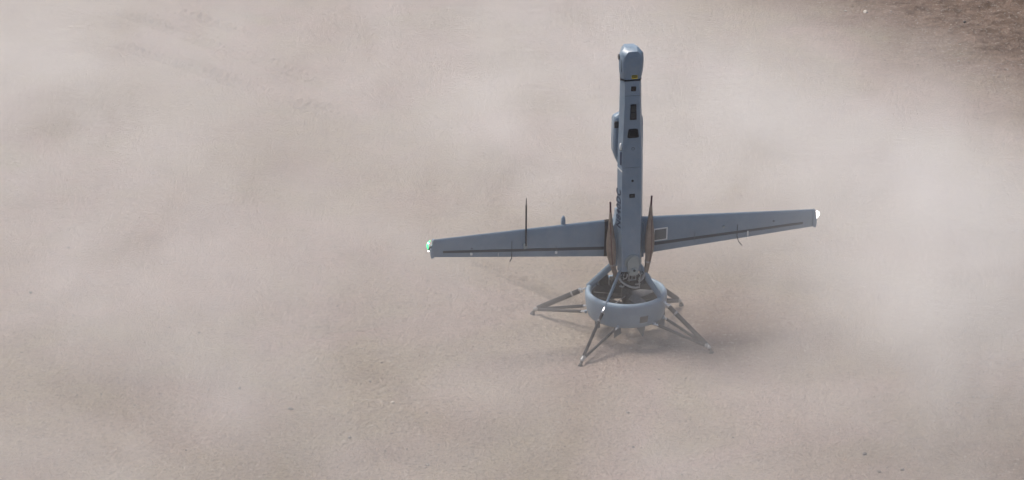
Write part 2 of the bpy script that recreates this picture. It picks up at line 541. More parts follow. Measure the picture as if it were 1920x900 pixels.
# fuselage
bm = bmesh.new()
zs = [0.555, 0.62, 0.80, 0.95, 1.10, 1.30, 1.42, 1.55, 1.72, 1.85, 2.00, 2.055]
hws = [0.094, 0.094, 0.096, 0.097, 0.097, 0.097, 0.097, 0.094, 0.087, 0.082, 0.0795, 0.0785]
loft(bm, [section(z, w, -0.100, 0.085) for z, w in zip(zs, hws)])
long_edges = [e for e in bm.edges if abs((e.verts[0].co - e.verts[1].co).normalized().z) > 0.9]
bmesh.ops.bevel(bm, geom=long_edges, offset=0.008, segments=3, affect='EDGES', profile=0.5)
fus = build("fuselage", bm, M['paint'], drone, angle=50)

# engine arch cut: dark recess rim and oval gearbox cover on the lower front face
bm = bmesh.new()
c0 = axc(0.62)
rim = [Vector((0.022 + 0.056 * math.cos(a), -0.104, 0.625 + 0.062 * math.sin(a))) for a in [R(-20 + 220 * k / 22) for k in range(23)]]
tube(bm, rim, 0.0068, 8, ref=(0, 1, 0))
build("cover_rim", bm, M['paint_light'], drone)
bm = bmesh.new()
pl_ = rrect(0.022, 0.617, 0.088, 0.140, 0.040, 6)
plate(bm, pl_, -0.122, -0.098, bevel=0.008)
pl_ = rrect(0.026, 0.558, 0.072, 0.06, 0.02, 4)
plate(bm, pl_, -0.126, -0.060, bevel=0.004)
cover = build("gearbox_cover", bm, M['cover'], drone)
bm = bmesh.new()
bmesh.ops.create_cone(bm, cap_ends=True, segments=24, radius1=0.0165, radius2=0.0150, depth=0.012,
                      matrix=Matrix.Translation((0.027, -0.131, 0.575)) @ Matrix.Rotation(R(90), 4, 'X'))
port = build("filler_port", bm, M['paint_light'], cover)
bm = bmesh.new()
bmesh.ops.create_cone(bm, cap_ends=True, segments=20, radius1=0.0095, radius2=0.0095, depth=0.004,
                      matrix=Matrix.Translation((0.027, -0.1385, 0.575)) @ Matrix.Rotation(R(90), 4, 'X'))
build("port_hole", bm, M['black'], cover)

# nose
bm = bmesh.new()
nz = [2.062, 2.075, 2.11, 2.16, 2.20, 2.226]
nw = [0.078, 0.083, 0.0895, 0.0935, 0.0945, 0.0925]
loops = [section(z, w, -0.098 - 0.004 * math.sin(math.pi * (z - 2.06) / 0.2), 0.080, ch=0.026, cx=-0.007) for z, w in zip(nz, nw)]
loops.append(section(2.254, 0.0835, -0.097, 0.074, ch=0.034, cx=-0.006))
loops.append(section(2.271, 0.0680, -0.092, 0.068, ch=0.034, cx=-0.006))
top = section(2.289, 0.050, -0.050, 0.050, ch=0.014, back=0.7, cx=-0.002)
loops.append(top)
rows = loft(bm, loops)
bmesh.ops.bevel(bm, geom=[e for e in bm.edges if abs((e.verts[0].co - e.verts[1].co).normalized().z) > 0.55 and e.verts[0].co.z < 2.24 and e.verts[1].co.z < 2.24],
                offset=0.012, segments=3, affect='EDGES', profile=0.5)
nose = build("nose", bm, M['paint'], drone, angle=28)
# seam under the nose
bm = bmesh.new()
loft(bm, [section(2.052, 0.0810, -0.1015, 0.083, cx=-0.0085), section(2.063, 0.0810, -0.1015, 0.083, cx=-0.0085)])
build("nose_seam", bm, M['black'], nose)
# camera window on the side of the nose
bm = bmesh.new()
mt = Matrix.Translation((-0.0935, -0.040, 2.222)) @ Matrix.Rotation(R(90), 4, 'Y')
bmesh.ops.create_cone(bm, cap_ends=True, segments=24, radius1=0.022, radius2=0.018, depth=0.014, matrix=mt)
build("camera_window", bm, M['black_gloss'], nose)
bm = bmesh.new()
box(bm, (-0.0870, -0.078, 2.165), (0.0035, 0.0035, 0.085))
build("panel_gap", bm, M['line'], nose, smooth=False)
bm = bmesh.new()
box(bm, (-0.018, -0.062, 2.279), (0.0035, 0.030, 0.0035), Matrix.Rotation(R(42), 3, 'X'))
build("panel_gap", bm, M['line'], nose, smooth=False)
# yellow warning sticker, black box with a yellow line of print
bm = bmesh.new()
plate(bm, rrect(0.007, 2.083, 0.044, 0.027, 0.004, 3), -0.1045, -0.094)
sticker = build("warning_sticker", bm, M['yellow'], nose, smooth=False)
bm = bmesh.new()
plate(bm, rrect(0.007, 2.0865, 0.037, 0.0165, 0.003, 3), -0.1055, -0.1035)
build("sticker_box", bm, M['frame_dark'], sticker, smooth=False)
bm = bmesh.new()
for k, w in enumerate((0.006, 0.0045, 0.006)):
    box(bm, (-0.003 + k * 0.0095, -0.1062, 2.0865), (w, 0.0008, 0.006))
build("sticker_print", bm, M['yellow'], sticker, smooth=False)

# fittings on the front face
def face_panel(name, poly, mat, out=0.0025, bev=0.0, parent=None, y=-0.100):
    bm = bmesh.new()
    plate(bm, poly, y - out, y + 0.004, bevel=bev)
    return build(name, bm, mat, parent or drone, smooth=False)
def rot_poly(poly, ang):
    cx = sum(p[0] for p in poly) / len(poly); cz = sum(p[1] for p in poly) / len(poly)
    c, s = math.cos(ang), math.sin(ang)
    return [(cx + (x - cx) * c - (z - cz) * s, cz + (x - cx) * s + (z - cz) * c) for x, z in poly]
face_panel("sensor_window", rot_poly(rrect(0.001, 1.993, 0.037, 0.036, 0.002, 2), R(-4)), M['black_gloss'])
vent = face_panel("vent_frame", rot_poly(rrect(0.003, 1.815, 0.050, 0.118, 0.005, 3, w2=0.042), R(0)), M['frame_dark'], 0.005, 0.0012)
for zc in (1.840, 1.788):
    v_ = face_panel("vent_grille", rrect(0.003, zc, 0.033, 0.040, 0.002, 2), M['screen'], 0.0065, parent=vent)
for zc in (1.852, 1.843, 1.800, 1.790, 1.780):
    bm = bmesh.new(); box(bm, (0.003, -0.1072, zc), (0.030, 0.0012, 0.0016)); build("vent_louvre", bm, M['frame_dark'], vent, smooth=False)
hatch = face_panel("intake_surround", rrect(0.005, 1.651, 0.086, 0.070, 0.012, 4, w2=0.072), M['frame_dark'], 0.006, 0.002)
face_panel("intake_opening", rrect(0.005, 1.653, 0.056, 0.046, 0.004, 3, w2=0.052), M['black'], 0.0075, parent=hatch)
face_panel("round_mark", [(0.007 + 0.012 * math.cos(a), 1.531 + 0.012 * math.sin(a)) for a in [2 * math.pi * k / 20 for k in range(20)]], M['slot'], 0.0008)
face_panel("round_mark", [(0.007 + 0.0085 * math.cos(a), 1.531 + 0.0085 * math.sin(a)) for a in [2 * math.pi * k / 20 for k in range(20)]], M['paint'], 0.0012)
face_panel("fuel_port", [(0.008 + 0.009 * math.cos(a), 1.280 + 0.009 * math.sin(a)) for a in [2 * math.pi * k / 16 for k in range(16)]], M['black'])
sock = face_panel("connector_socket", rrect(0.007, 1.162, 0.042, 0.030, 0.002, 2), M['black'])
face_panel("connector_face", rrect(0.007, 1.162, 0.026, 0.018, 0.002, 2), M['screen'], 0.0035, parent=sock)
bm = bmesh.new(); box(bm, (0.002, -0.1003, 1.94), (0.130, 0.0012, 0.0022)); build("panel_seam", bm, M['line'], drone, smooth=False)
bm = bmesh.new(); box(bm, (0.003, -0.1003, 1.385), (0.136, 0.0012, 0.0018)); build("panel_seam", bm, M['line'], drone, smooth=False)

# the pale chamfer strip details on the near-left side
def chamfer_pt(z, u, out=0.0):
    """point on the left front chamfer, u 0 at the front face, 1 at the side"""
    hw = interp(z, zs, hws)
    a = Vector((axc(z) - hw + 0.024, -0.100, z)); b = Vector((axc(z) - hw, -0.0519, z))
    nrm = Vector((-(0.0481), -0.024, 0)).normalized()
    return a.lerp(b, u) + nrm * out
def strip(bm, z0, z1, u0, u1, out=0.002, dz=0.0):
    a = [chamfer_pt(z0, u0, out), chamfer_pt(z0 + dz, u1, out), chamfer_pt(z1 + dz, u1, out), chamfer_pt(z1, u0, out)]
    b = [chamfer_pt(z0, u0, -0.004), chamfer_pt(z0 + dz, u1, -0.004), chamfer_pt(z1 + dz, u1, -0.004), chamfer_pt(z1, u0, -0.004)]
    va = [bm.verts.new(p) for p in a]; vb = [bm.verts.new(p) for p in b]
    bm.faces.new(va); bm.faces.new(list(reversed(vb)))
    for i in range(4):
        bm.faces.new((va[i], vb[i], vb[(i + 1) % 4], va[(i + 1) % 4]))
bm = bmesh.new(); strip(bm, 1.352, 1.361, 0.02, 0.98, 0.0012, 0.022); build("seam_tape", bm, M['white'], drone, smooth=False)
bm = bmesh.new(); strip(bm, 1.405, 1.505, 0.12, 0.50, 0.0015); build("side_slot", bm, M['navy'], drone, smooth=False)
bm = bmesh.new()
bmesh.ops.create_uvsphere(bm, u_segments=16, v_segments=10, radius=1.0)
cpt = chamfer_pt(1.548, 0.35, 0.003)
for v in bm.verts:
    v.co = Vector((v.co.x * 0.010, v.co.y * 0.012, v.co.z * 0.030)) + cpt
build("side_beacon", bm, M['white'], drone)

# registration, reading upwards on the left chamfer
def lettering(name, body, size, origin, xdir, ydir, mat, parent, extrude=0.0006, sx=1.0, shear=0.0):
    cu = bpy.data.curves.new(name, 'FONT')
    cu.body = body; cu.size = size; cu.extrude = extrude
    cu.align_x = 'LEFT'; cu.align_y = 'BOTTOM_BASELINE' if hasattr(cu, 'dummy') else 'BOTTOM'
    cu.shear = shear; cu.space_character = 1.12; cu.offset = size * 0.022
    tmp = bpy.data.objects.new(name, cu)
    COL.objects.link(tmp)
    bpy.context.view_layer.update()
    me2 = bpy.data.meshes.new_from_object(tmp.evaluated_get(bpy.context.evaluated_depsgraph_get()))
    bpy.data.objects.remove(tmp)
    xd = Vector(xdir).normalized(); yd = Vector(ydir).normalized(); zd = xd.cross(yd).normalized()
    mt = Matrix((xd, yd, zd)).transposed().to_4x4()
    mt.translation = Vector(origin)
    me2.transform(mt @ Matrix.Diagonal((sx, 1, 1, 1)))
    me2.name = name
    return link_mesh(name, me2, mat, parent)
zr = 0.900
xd = (chamfer_pt(1.16, 0.9) - chamfer_pt(0.90, 0.9)).normalized()
yd = (chamfer_pt(1.0, 1.0) - chamfer_pt(1.0, 0.0)).normalized()
lettering("registration_lettering", "N840DC", 0.066, chamfer_pt(zr, 0.02, 0.0018), xd, yd, M['navy'], fus, sx=1.15, shear=0.25)

# cheek pods either side of the body
for s in (-1, 1):
    bm = bmesh.new()
    def podloop(z, ox, yf, yb):
        c = axc(z)
        i = 0.055
        return [Vector((c + s * i, yf - 0.008, z)), Vector((c + s * (ox - 0.012), yf, z)), Vector((c + s * ox, yf + 0.012, z)),
                Vector((c + s * ox, yb - 0.02, z)), Vector((c + s * (ox - 0.02), yb, z)), Vector((c + s * i, yb, z))]
    px = 0.118 if s < 0 else 0.108
    L_ = [podloop(1.395, 0.083, -0.010, 0.05), podloop(1.43, 0.098, -0.018, 0.06), podloop(1.49, px, -0.022, 0.07), podloop(1.60, px, -0.022, 0.075),
          podloop(1.735, px - 0.002, -0.022, 0.07), podloop(1.757, px - 0.010, -0.018, 0.065), podloop(1.775, px - 0.035, -0.008, 0.05)]
    if s > 0:
        L_ = [list(reversed(l)) for l in L_]
    loft(bm, L_)
    pod = build("side_pod", bm, M['paint'], drone, angle=30)
    if s < 0:
        bm = bmesh.new()
        plate(bm, rrect(-0.1000, 1.700, 0.034, 0.050, 0.002, 2), -0.0275, -0.018)
        build("pod_vent", bm, M['screen'], pod, smooth=False)

# ---- wings
def airfoil(x, zle, zte, th, y0=0.0, n=14):
    ch = zle - zte
    up, lo = [], []
    for k in range(n + 1):
        u = 0.5 * (1 - math.cos(math.pi * k / n))
        tt = 5 * th * (0.2969 * math.sqrt(u) - 0.1260 * u - 0.3516 * u * u + 0.2843 * u ** 3 - 0.1036 * u ** 4)
        up.append(Vector((x, y0 - tt * ch, zle - u * ch)))
        lo.append(Vector((x, y0 + tt * ch * 0.8, zle - u * ch)))
    return up + list(reversed(lo[1:-1]))
def wz(ax):   # leading and trailing edge at distance ax from the axis
    return 0.952 - (ax - 0.1) * (0.053 / 1.38), 0.647 + (ax - 0.1) * (0.112 / 1.38)
TH = 0.115
def wing_y(ax, z):   # front surface y of the wing at height z
    le, te = wz(ax)
    u = min(max((le - z) / (le - te), 0.0), 1.0)
    return -5 * TH * (0.2969 * math.sqrt(u) - 0.1260 * u - 0.3516 * u * u + 0.2843 * u ** 3 - 0.1036 * u ** 4) * (le - te)

for s in (-1, 1):
    bm = bmesh.new()
    loops = []
    xs_ = [0.05, 0.10, 0.17, 0.4, 0.8, 1.2, 1.478]
    for ax in xs_:
        le, te = wz(ax)
        loops.append(airfoil(s * ax, le, te, TH))
    loft(bm, loops)
    wing = build("wing", bm, M['paint'], drone, angle=40)
    wing["label"] = "wing with a thin rod antenna and a green tip light" if s < 0 else "wing with a pale square hatch and a white tip light"
    # dark fold joint at the root
    bm = bmesh.new()
    if s < 0:
        a0_, a1_ = 0.128, 0.176
    else:
        a0_, a1_ = 0.100, 0.128
    loops = []
    for ax in (a0_, a1_):
        le, te = wz(ax)
        loops.append([Vector((p.x, p.y * 1.10, (p.z - (le + te) / 2) * 1.006 + (le + te) / 2)) for p in airfoil(s * ax, le, te, TH)])
    loft(bm, loops)
    build("fold_joint", bm, M['brown'] if s < 0 else M['paint'], wing, angle=40)
    # control surface slot line, a thin raised strip following the surface
    bm = bmesh.new()
    e0, e1 = (0.178, 1.402) if s < 0 else (0.150, 1.385)
    rows = []
    N_ = 24
    for k in range(N_ + 1):
        ax = e0 + (e1 - e0) * k / N_
        f0 = (ax - 0.178) / (1.402 - 0.178)
        zc = 0.724 + f0 * 0.072
        w = 0.0125 - 0.003 * f0
        row = []
        for dz, off in ((w, -0.0018), (-w, -0.0018), (-w, 0.004), (w, 0.004)):
            row.append(Vector((s * ax, wing_y(ax, zc + dz) + off, zc + dz)))
        rows.append(row)
    loft(bm, rows)
    build("hinge_slot", bm, M['slot'], wing, smooth=False)
    # small fittings on the wing face
    def stick(name, x, z0, z1, r, mat, dx=0.0, out=0.006):
        bm = bmesh.new()
        p = [Vector((x + dx * k / 6, wing_y(abs(x), z0 + (z1 - z0) * k / 6) - out, z0 + (z1 - z0) * k / 6)) for k in range(7)]
        tube(bm, p, r, 6)
        return build(name, bm, mat, wing)
    if s < 0:
        # rod antenna with its foot
        bm = bmesh.new()
        yb = wing_y(0.783, 0.811)
        tube(bm, [(-0.783, yb - 0.030, 0.805), (-0.7825, yb - 0.031, 0.95), (-0.782, yb - 0.032, 1.130)], 0.0065, 8)
        tube(bm, [(-0.782, yb - 0.032, 1.13), (-0.781, yb - 0.032, 1.185)], [0.0042, 0.003], 8)
        ant = build("rod_antenna", bm, M['frame_dark'], wing)
        bm = bmesh.new()
        box(bm, (-0.783, yb - 0.012, 0.803), (0.028, 0.036, 0.030), bevel=0.006)
        box(bm, (-0.783, yb - 0.004, 0.782), (0.020, 0.016, 0.022), bevel=0.004)
        build("antenna_foot", bm, M['paint_light'], wing)
        # blister standing above the leading edge
        bm = bmesh.new()
        loft(bm, [[Vector((-0.488 + rx * math.cos(a), 0.012 + ry * math.sin(a), z)) for a in [2 * math.pi * k / 16 for k in range(16)]]
                  for z, rx, ry in ((0.905, 0.019, 0.018), (0.96, 0.018, 0.016), (0.985, 0.014, 0.012), (0.998, 0.008, 0.007), (1.003, 0.002, 0.002))])
        build("edge_blister", bm, M['paint'], wing)
        for xx, zz in ((-1.19, 0.764), (-0.546, 0.722)):
            bm = bmesh.new(); box(bm, (xx, wing_y(abs(xx), zz) - 0.006, zz), (0.017, 0.014, 0.020), bevel=0.003); build("hinge_bracket", bm, M['white'], wing)
        stick("seam_line", -0.985, 0.726, 0.752, 0.0016, M['white'])
        stick("seam_line", -0.546, 0.735, 0.775, 0.0022, M['line'])
        stick("control_wire", -0.884, 0.845, 0.74, 0.0022, M['slot'])
        bm = bmesh.new(); tube(bm, [(-0.884, -0.012, 0.742), (-0.886, -0.016, 0.705), (-0.902, -0.022, 0.682)], 0.0040, 6); build("static_wick", bm, M['frame_dark'], wing)
        bm = bmesh.new(); box(bm, (-1.185, wing_y(1.185, 0.806) - 0.002, 0.806), (0.010, 0.006, 0.006)); build("rivet_cap", bm, M['slot'], wing, smooth=False)
    else:
        # pale square hatch with white edging
        bm = bmesh.new()
        def on_wing(x, z, out):
            return Vector((x, wing_y(x, z) - out, z))
        def sheet(bm, x0, x1, z0, z1, out, skew=0.006):
            nxs = 4
            rows = []
            for i in range(nxs + 1):
                z = z0 + (z1 - z0) * i / nxs
                rows.append([on_wing(x0, z, out), on_wing(x1, z + skew, out), on_wing(x1, z + skew, -0.004), on_wing(x0, z, -0.004)])
            loft(bm, rows)
        sheet(bm, 0.205, 0.313, 0.748, 0.850, 0.0025)
        edging = build("hatch_edging", bm, M['white'], wing, smooth=False)
        bm = bmesh.new(); sheet(bm, 0.212, 0.302, 0.756, 0.840, 0.0042)
        build("hatch_cover", bm, M['patch'], edging, smooth=False)
        stick("control_wire", 0.527, 0.800, 0.722, 0.0020, M['line'])
        stick("control_wire", 0.862, 0.830, 0.730, 0.0026, M['slot'])
        bm = bmesh.new(); tube(bm, [(0.863, -0.012, 0.732), (0.872, -0.018, 0.695), (0.901, -0.024, 0.658)], 0.0035, 6); build("static_wick", bm, M['frame_dark'], wing)
        bm = bmesh.new(); box(bm, (0.947, wing_y(0.947, 0.748) - 0.005, 0.748), (0.010, 0.010, 0.040), bevel=0.002); build("hinge_bracket", bm, M['white'], wing)
        bm = bmesh.new(); box(bm, (0.752, wing_y(0.75, 0.822) - 0.006, 0.822), (0.014, 0.016, 0.018), bevel=0.004); build("filler_cap", bm, M['paint_light'], wing)
        bm = bmesh.new(); box(bm, (1.148, wing_y(1.148, 0.833) - 0.003, 0.833), (0.014, 0.008, 0.008), bevel=0.002); build("rivet_cap", bm, M['slot'], wing)
    # tip plate with a notched edge and the tip light
    bm = bmesh.new()
    le, te = wz(1.478)
    tip = [(1.474, le + 0.002), (1.486, le - 0.004), (1.489, le - 0.040), (1.500, le - 0.052), (1.497, le - 0.070), (1.508, le - 0.085), (1.500, te + 0.052),
           (1.503, te + 0.030), (1.497, te - 0.006), (1.480, te - 0.002), (1.474, te + 0.004)]
    tip = [(x - (0.006 if s < 0 else 0.010), z) for x, z in tip]
    tip = [(s * x, z) for x, z in tip]
    plate(bm, tip, -0.016, 0.012)
    tp = build("wing_tip", bm, M['paint'], wing, smooth=False)
    # curved light strip
    bm = bmesh.new()
    if s < 0:
        pts = curve_pts([(-1.497, -0.012, 0.898), (-1.510, -0.014, 0.882), (-1.518, -0.014, 0.862), (-1.516, -0.014, 0.838), (-1.512, -0.012, 0.822)], 14)
        tube(bm, pts, [0.0025 + 0.0045 * math.sin(math.pi * min(1, k / 14 * 1.15)) for k in range(15)], 8)
        nl = build("navigation_light", bm, M['green_lamp'], wing)
        bm = bmesh.new(); bmesh.ops.create_uvsphere(bm, u_segments=14, v_segments=8, radius=1.0)
        for v in bm.verts: v.co = Vector((v.co.x * 0.007, v.co.y * 0.007, v.co.z * 0.006)) + Vector((-1.513, -0.020, 0.880))
        build("light_core", bm, M['green_core'], nl)
        bm = bmesh.new(); bmesh.ops.create_uvsphere(bm, u_segments=14, v_segments=8, radius=0.0055, matrix=Matrix.Translation((-1.512, -0.018, 0.818)))
        build("strobe_light", bm, M['white_lamp'], nl)
        bm = bmesh.new(); tube(bm, [(-1.488, -0.01, 0.850), (-1.503, -0.012, 0.838), (-1.512, -0.012, 0.822)], 0.008, 8); build("light_bracket", bm, M['slot'], nl)
    else:
        pts = curve_pts([(1.484, -0.014, 0.886), (1.496, -0.014, 0.878), (1.502, -0.014, 0.862), (1.496, -0.014, 0.840), (1.490, -0.012, 0.828)], 14)
        tube(bm, pts, [0.003 + 0.008 * math.sin(math.pi * min(1, k / 14 * 1.1)) ** 2 for k in range(15)], 8)
        nl = build("navigation_light", bm, M['white_lamp'], wing)
    # smooth fairing where the wing meets the body
    bm = bmesh.new()
    lp = []
    for k in range(9):
        f_ = k / 8
        z = 0.90 + 0.13 * f_
        ox = 0.093 + 0.036 * (1 - f_) ** 2.2
        lp.append([Vector((s * 0.05, -0.055, z)), Vector((s * (ox - 0.008), -0.042, z)), Vector((s * ox, -0.025, z)), Vector((s * ox, 0.02, z)), Vector((s * 0.05, 0.04, z))])
    lo = [Vector((p.x, p.y, 0.64)) for p in lp[0]]
    L_ = [lo] + lp
    if s > 0:
        L_ = [list(reversed(l)) for l in L_]
    loft(bm, L_)
    build("root_fairing", bm, M['paint'], wing, angle=50)

# ---- exhaust pipes: spindle mufflers with thin dark tips
def exhaust(s, pts, rads, tip):
    bm = bmesh.new()
    P = curve_pts(pts, 36)
    zc = [p.z for p in P]
    rr = [interp(-z, [-r_[0] for r_ in rads], [r_[1] for r_ in rads]) for z in zc]
    tube(bm, P, rr, 14, ref=(0, 1, 0))
    ex = build("exhaust_pipe", bm, M['exhaust'], drone, angle=60)
    bm = bmesh.new()
    tube(bm, tip, [0.0075, 0.0068, 0.0075, 0.0088], 10)
    build("exhaust_tip", bm, M['exhaust_tip'], ex)
    # weld seam running down the front of the muffler
    bm = bmesh.new()
    pw = [Vector((p.x + s * 0.006, p.y - r * 1.0, p.z)) for p, r in zip(P, rr) if 0.60 < p.z < 0.98]
    tube(bm, pw, 0.0028, 6)
    build("weld_seam", bm, M['weld'], ex)
    for z in (0.625,):
        k = min(range(len(P)), key=lambda i: abs(P[i].z - z))
        bm = bmesh.new()
        d = (P[k + 1] - P[k - 1]).normalized() * 0.006
        tube(bm, [P[k] - d, P[k] + d], rr[k] + 0.003, 14, ref=(0, 1, 0))
        build("pipe_clamp", bm, M['metal_dull'], ex)
rads = [(1.05, 0.009), (1.00, 0.013), (0.93, 0.020), (0.86, 0.029), (0.80, 0.036), (0.74, 0.038), (0.69, 0.035), (0.64, 0.026), (0.605, 0.020), (0.56, 0.019), (0.44, 0.017)]
exhaust(-1, [(-0.155, -0.100, 1.045), (-0.152, -0.100, 0.93), (-0.147, -0.100, 0.78), (-0.138, -0.100, 0.67), (-0.126, -0.095, 0.605), (-0.100, -0.085, 0.53), (-0.058, -0.07, 0.462)],
        rads, [(-0.1585, -0.100, 1.125), (-0.157, -0.1, 1.10), (-0.1555, -0.1, 1.05), (-0.1545, -0.1, 1.03)])
rads2 = [(r0 + (0.035 if r0 > 0.62 else 0.0), r1) for r0, r1 in rads]
exhaust(1, [(0.1545, -0.100, 1.075), (0.152, -0.100, 0.95), (0.151, -0.100, 0.82), (0.149, -0.098, 0.72), (0.142, -0.095, 0.625), (0.124, -0.088, 0.525), (0.075, -0.07, 0.455)],
        rads2, [(0.1585, -0.100, 1.150), (0.157, -0.1, 1.12), (0.1555, -0.1, 1.08), (0.155, -0.1, 1.06)])

# ---- engine bay
bm = bmesh.new()
loft(bm, [section(0.40, 0.050, -0.060, 0.06, ch=0.02, cx=0.01), section(0.46, 0.070, -0.075, 0.07, ch=0.02, cx=0.01), section(0.554, 0.078, -0.085, 0.075, ch=0.02, cx=0.012)])
box(bm, (0.015, -0.06, 0.47), (0.13, 0.07, 0.045), bevel=0.006)
box(bm, (0.08, -0.03, 0.455), (0.07, 0.09, 0.075), bevel=0.008)
box(bm, (-0.07, -0.03, 0.465), (0.06, 0.09, 0.065), bevel=0.008)
engine = build("engine_block", bm, M['engine'], drone)
for s in (-1, 1):
    bm = bmesh.new()
    for k in range(6):
        mt = Matrix.Translation((0.012 + s * (0.088 + 0.011 * k), -0.02, 0.45)) @ Matrix.Rotation(R(90), 4, 'Y')
        bmesh.ops.create_cone(bm, cap_ends=True, segments=20, radius1=0.040 if k < 5 else 0.03, radius2=0.040 if k < 5 else 0.026, depth=0.0055, matrix=mt)
    mt = Matrix.Translation((0.012 + s * 0.11, -0.02, 0.45)) @ Matrix.Rotation(R(90), 4, 'Y')
    bmesh.ops.create_cone(bm, cap_ends=True, segments=16, radius1=0.027, radius2=0.027, depth=0.08, matrix=mt)
    build("cylinder_head", bm, M['engine'], engine)
# square bracket below the cover
bm = bmesh.new()
for a, b in (((-0.008, 0.545), (-0.008, 0.493)), ((-0.008, 0.493), (0.044, 0.493)), ((0.044, 0.493), (0.046, 0.545)), ((0.018, 0.540), (0.014, 0.500)), ((0.027, 0.545), (0.031, 0.515))):
    tube(bm, [(a[0], -0.118, a[1]), (b[0], -0.118, b[1])], 0.0042, 6)
build("mount_bracket", bm, M['metal_dull'], drone)
# hoses and pipes
def hose(name, ctrl, r, mat, par=None):
    bm = bmesh.new()
    tube(bm, curve_pts(ctrl, 22), r, 8)
    return build(name, bm, mat, par or drone)
hose("intake_hose", [(-0.085, -0.10, 0.525), (-0.070, -0.125, 0.492), (-0.025, -0.14, 0.458), (0.030, -0.14, 0.437), (0.064, -0.135, 0.435)], 0.0085, M['hose'])
hose("intake_hose", [(0.070, -0.11, 0.472), (0.095, -0.115, 0.492), (0.112, -0.105, 0.522), (0.118, -0.09, 0.545)], 0.0095, M['hose'])
hose("fuel_line", [(-0.082, -0.12, 0.452), (-0.060, -0.125, 0.446), (-0.045, -0.12, 0.45)], 0.006, M['hose'])
hose("fuel_line", [(-0.055, -0.115, 0.500), (-0.03, -0.13, 0.52), (-0.022, -0.12, 0.545)], 0.004, M['hose'])
hose("fuel_line", [(0.060, -0.12, 0.55), (0.080, -0.13, 0.53), (0.074, -0.125, 0.50), (0.09, -0.12, 0.48)], 0.004, M['hose'])
hose("ignition_lead", [(-0.045, -0.10, 0.55), (-0.062, -0.12, 0.52), (-0.048, -0.12, 0.47), (-0.01, -0.12, 0.46)], 0.0035, M['black'])
hose("ignition_lead", [(0.10, -0.10, 0.55), (0.118, -0.11, 0.50), (0.10, -0.12, 0.45)], 0.0035, M['black'])
hose("throttle_rod", [(0.066, -0.135, 0.515), (0.066, -0.14, 0.47), (0.070, -0.14, 0.430)], 0.0045, M['metal_dull'])
hose("throttle_rod", [(0.036, -0.135, 0.462), (0.055, -0.138, 0.463), (0.076, -0.135, 0.464)], 0.0045, M['metal_dull'])
random.seed(3)
for k in range(16):   # bolts and unions seen among the castings
    x = random.uniform(-0.075, 0.105); z = random.uniform(0.445, 0.545)
    bm = bmesh.new()
    bmesh.ops.create_cone(bm, cap_ends=True, segments=8, radius1=random.uniform(0.005, 0.010), radius2=0.004, depth=0.022,
                          matrix=Matrix.Translation((x, -0.098, z)) @ Matrix.Rotation(R(90 + random.uniform(-40, 40)), 4, 'X') @ Matrix.Rotation(random.uniform(-.6, .6), 4, 'Y'))
    build("pipe_union", bm, M['metal_dull'] if k % 2 else M['engine'], engine)

# ---- fan duct ring
RC = (0.004, 0.0)
bm = bmesh.new()
outer = [(0.262, 0.335), (0.266, 0.352), (0.276, 0.366), (0.289, 0.371), (0.301, 0.366), (0.309, 0.352), (0.311, 0.335), (0.3095, 0.300),
         (0.304, 0.250), (0.297, 0.210), (0.288, 0.180), (0.282, 0.172), (0.274, 0.174)]
lathe(bm, outer, 96, (RC[0], RC[1], 0), mat=0)
lathe(bm, [(0.274, 0.174), (0.268, 0.20), (0.262, 0.26), (0.262, 0.335)], 96, (RC[0], RC[1], 0), mat=1)
bmesh.ops.remove_doubles(bm, verts=bm.verts, dist=1e-5)
ring = build("fan_duct", bm, [M['ring_paint'], M['inner']], drone, angle=60)
# dark data label, wrapped on the duct
bm = bmesh.new()
rows = []
for k in range(7):
    a = R(-84.5 + 12.5 * k / 6)
    row = []
    for z, rr in ((0.268, 0.3066), (0.214, 0.2985)):
        row.append(Vector((RC[0] + (rr + 0.002) * math.cos(a), RC[1] + (rr + 0.002) * math.sin(a), z)))
    for z, rr in ((0.214, 0.295), (0.268, 0.303)):
        row.append(Vector((RC[0] + rr * math.cos(a), RC[1] + rr * math.sin(a), z)))
    rows.append(row)
loft(bm, rows)
build("data_plate", bm, M['screen'], ring, smooth=False)
# dark box at the back of the duct opening
bm = bmesh.new(); box(bm, (-0.135, 0.17, 0.395), (0.075, 0.06, 0.085), bevel=0.006)
build("control_box", bm, M['engine'], ring)
hose("cable_loop", [(-0.185, 0.15, 0.355), (-0.205, 0.14, 0.40), (-0.185, 0.14, 0.43), (-0.155, 0.14, 0.42)], 0.0035, M['black'])

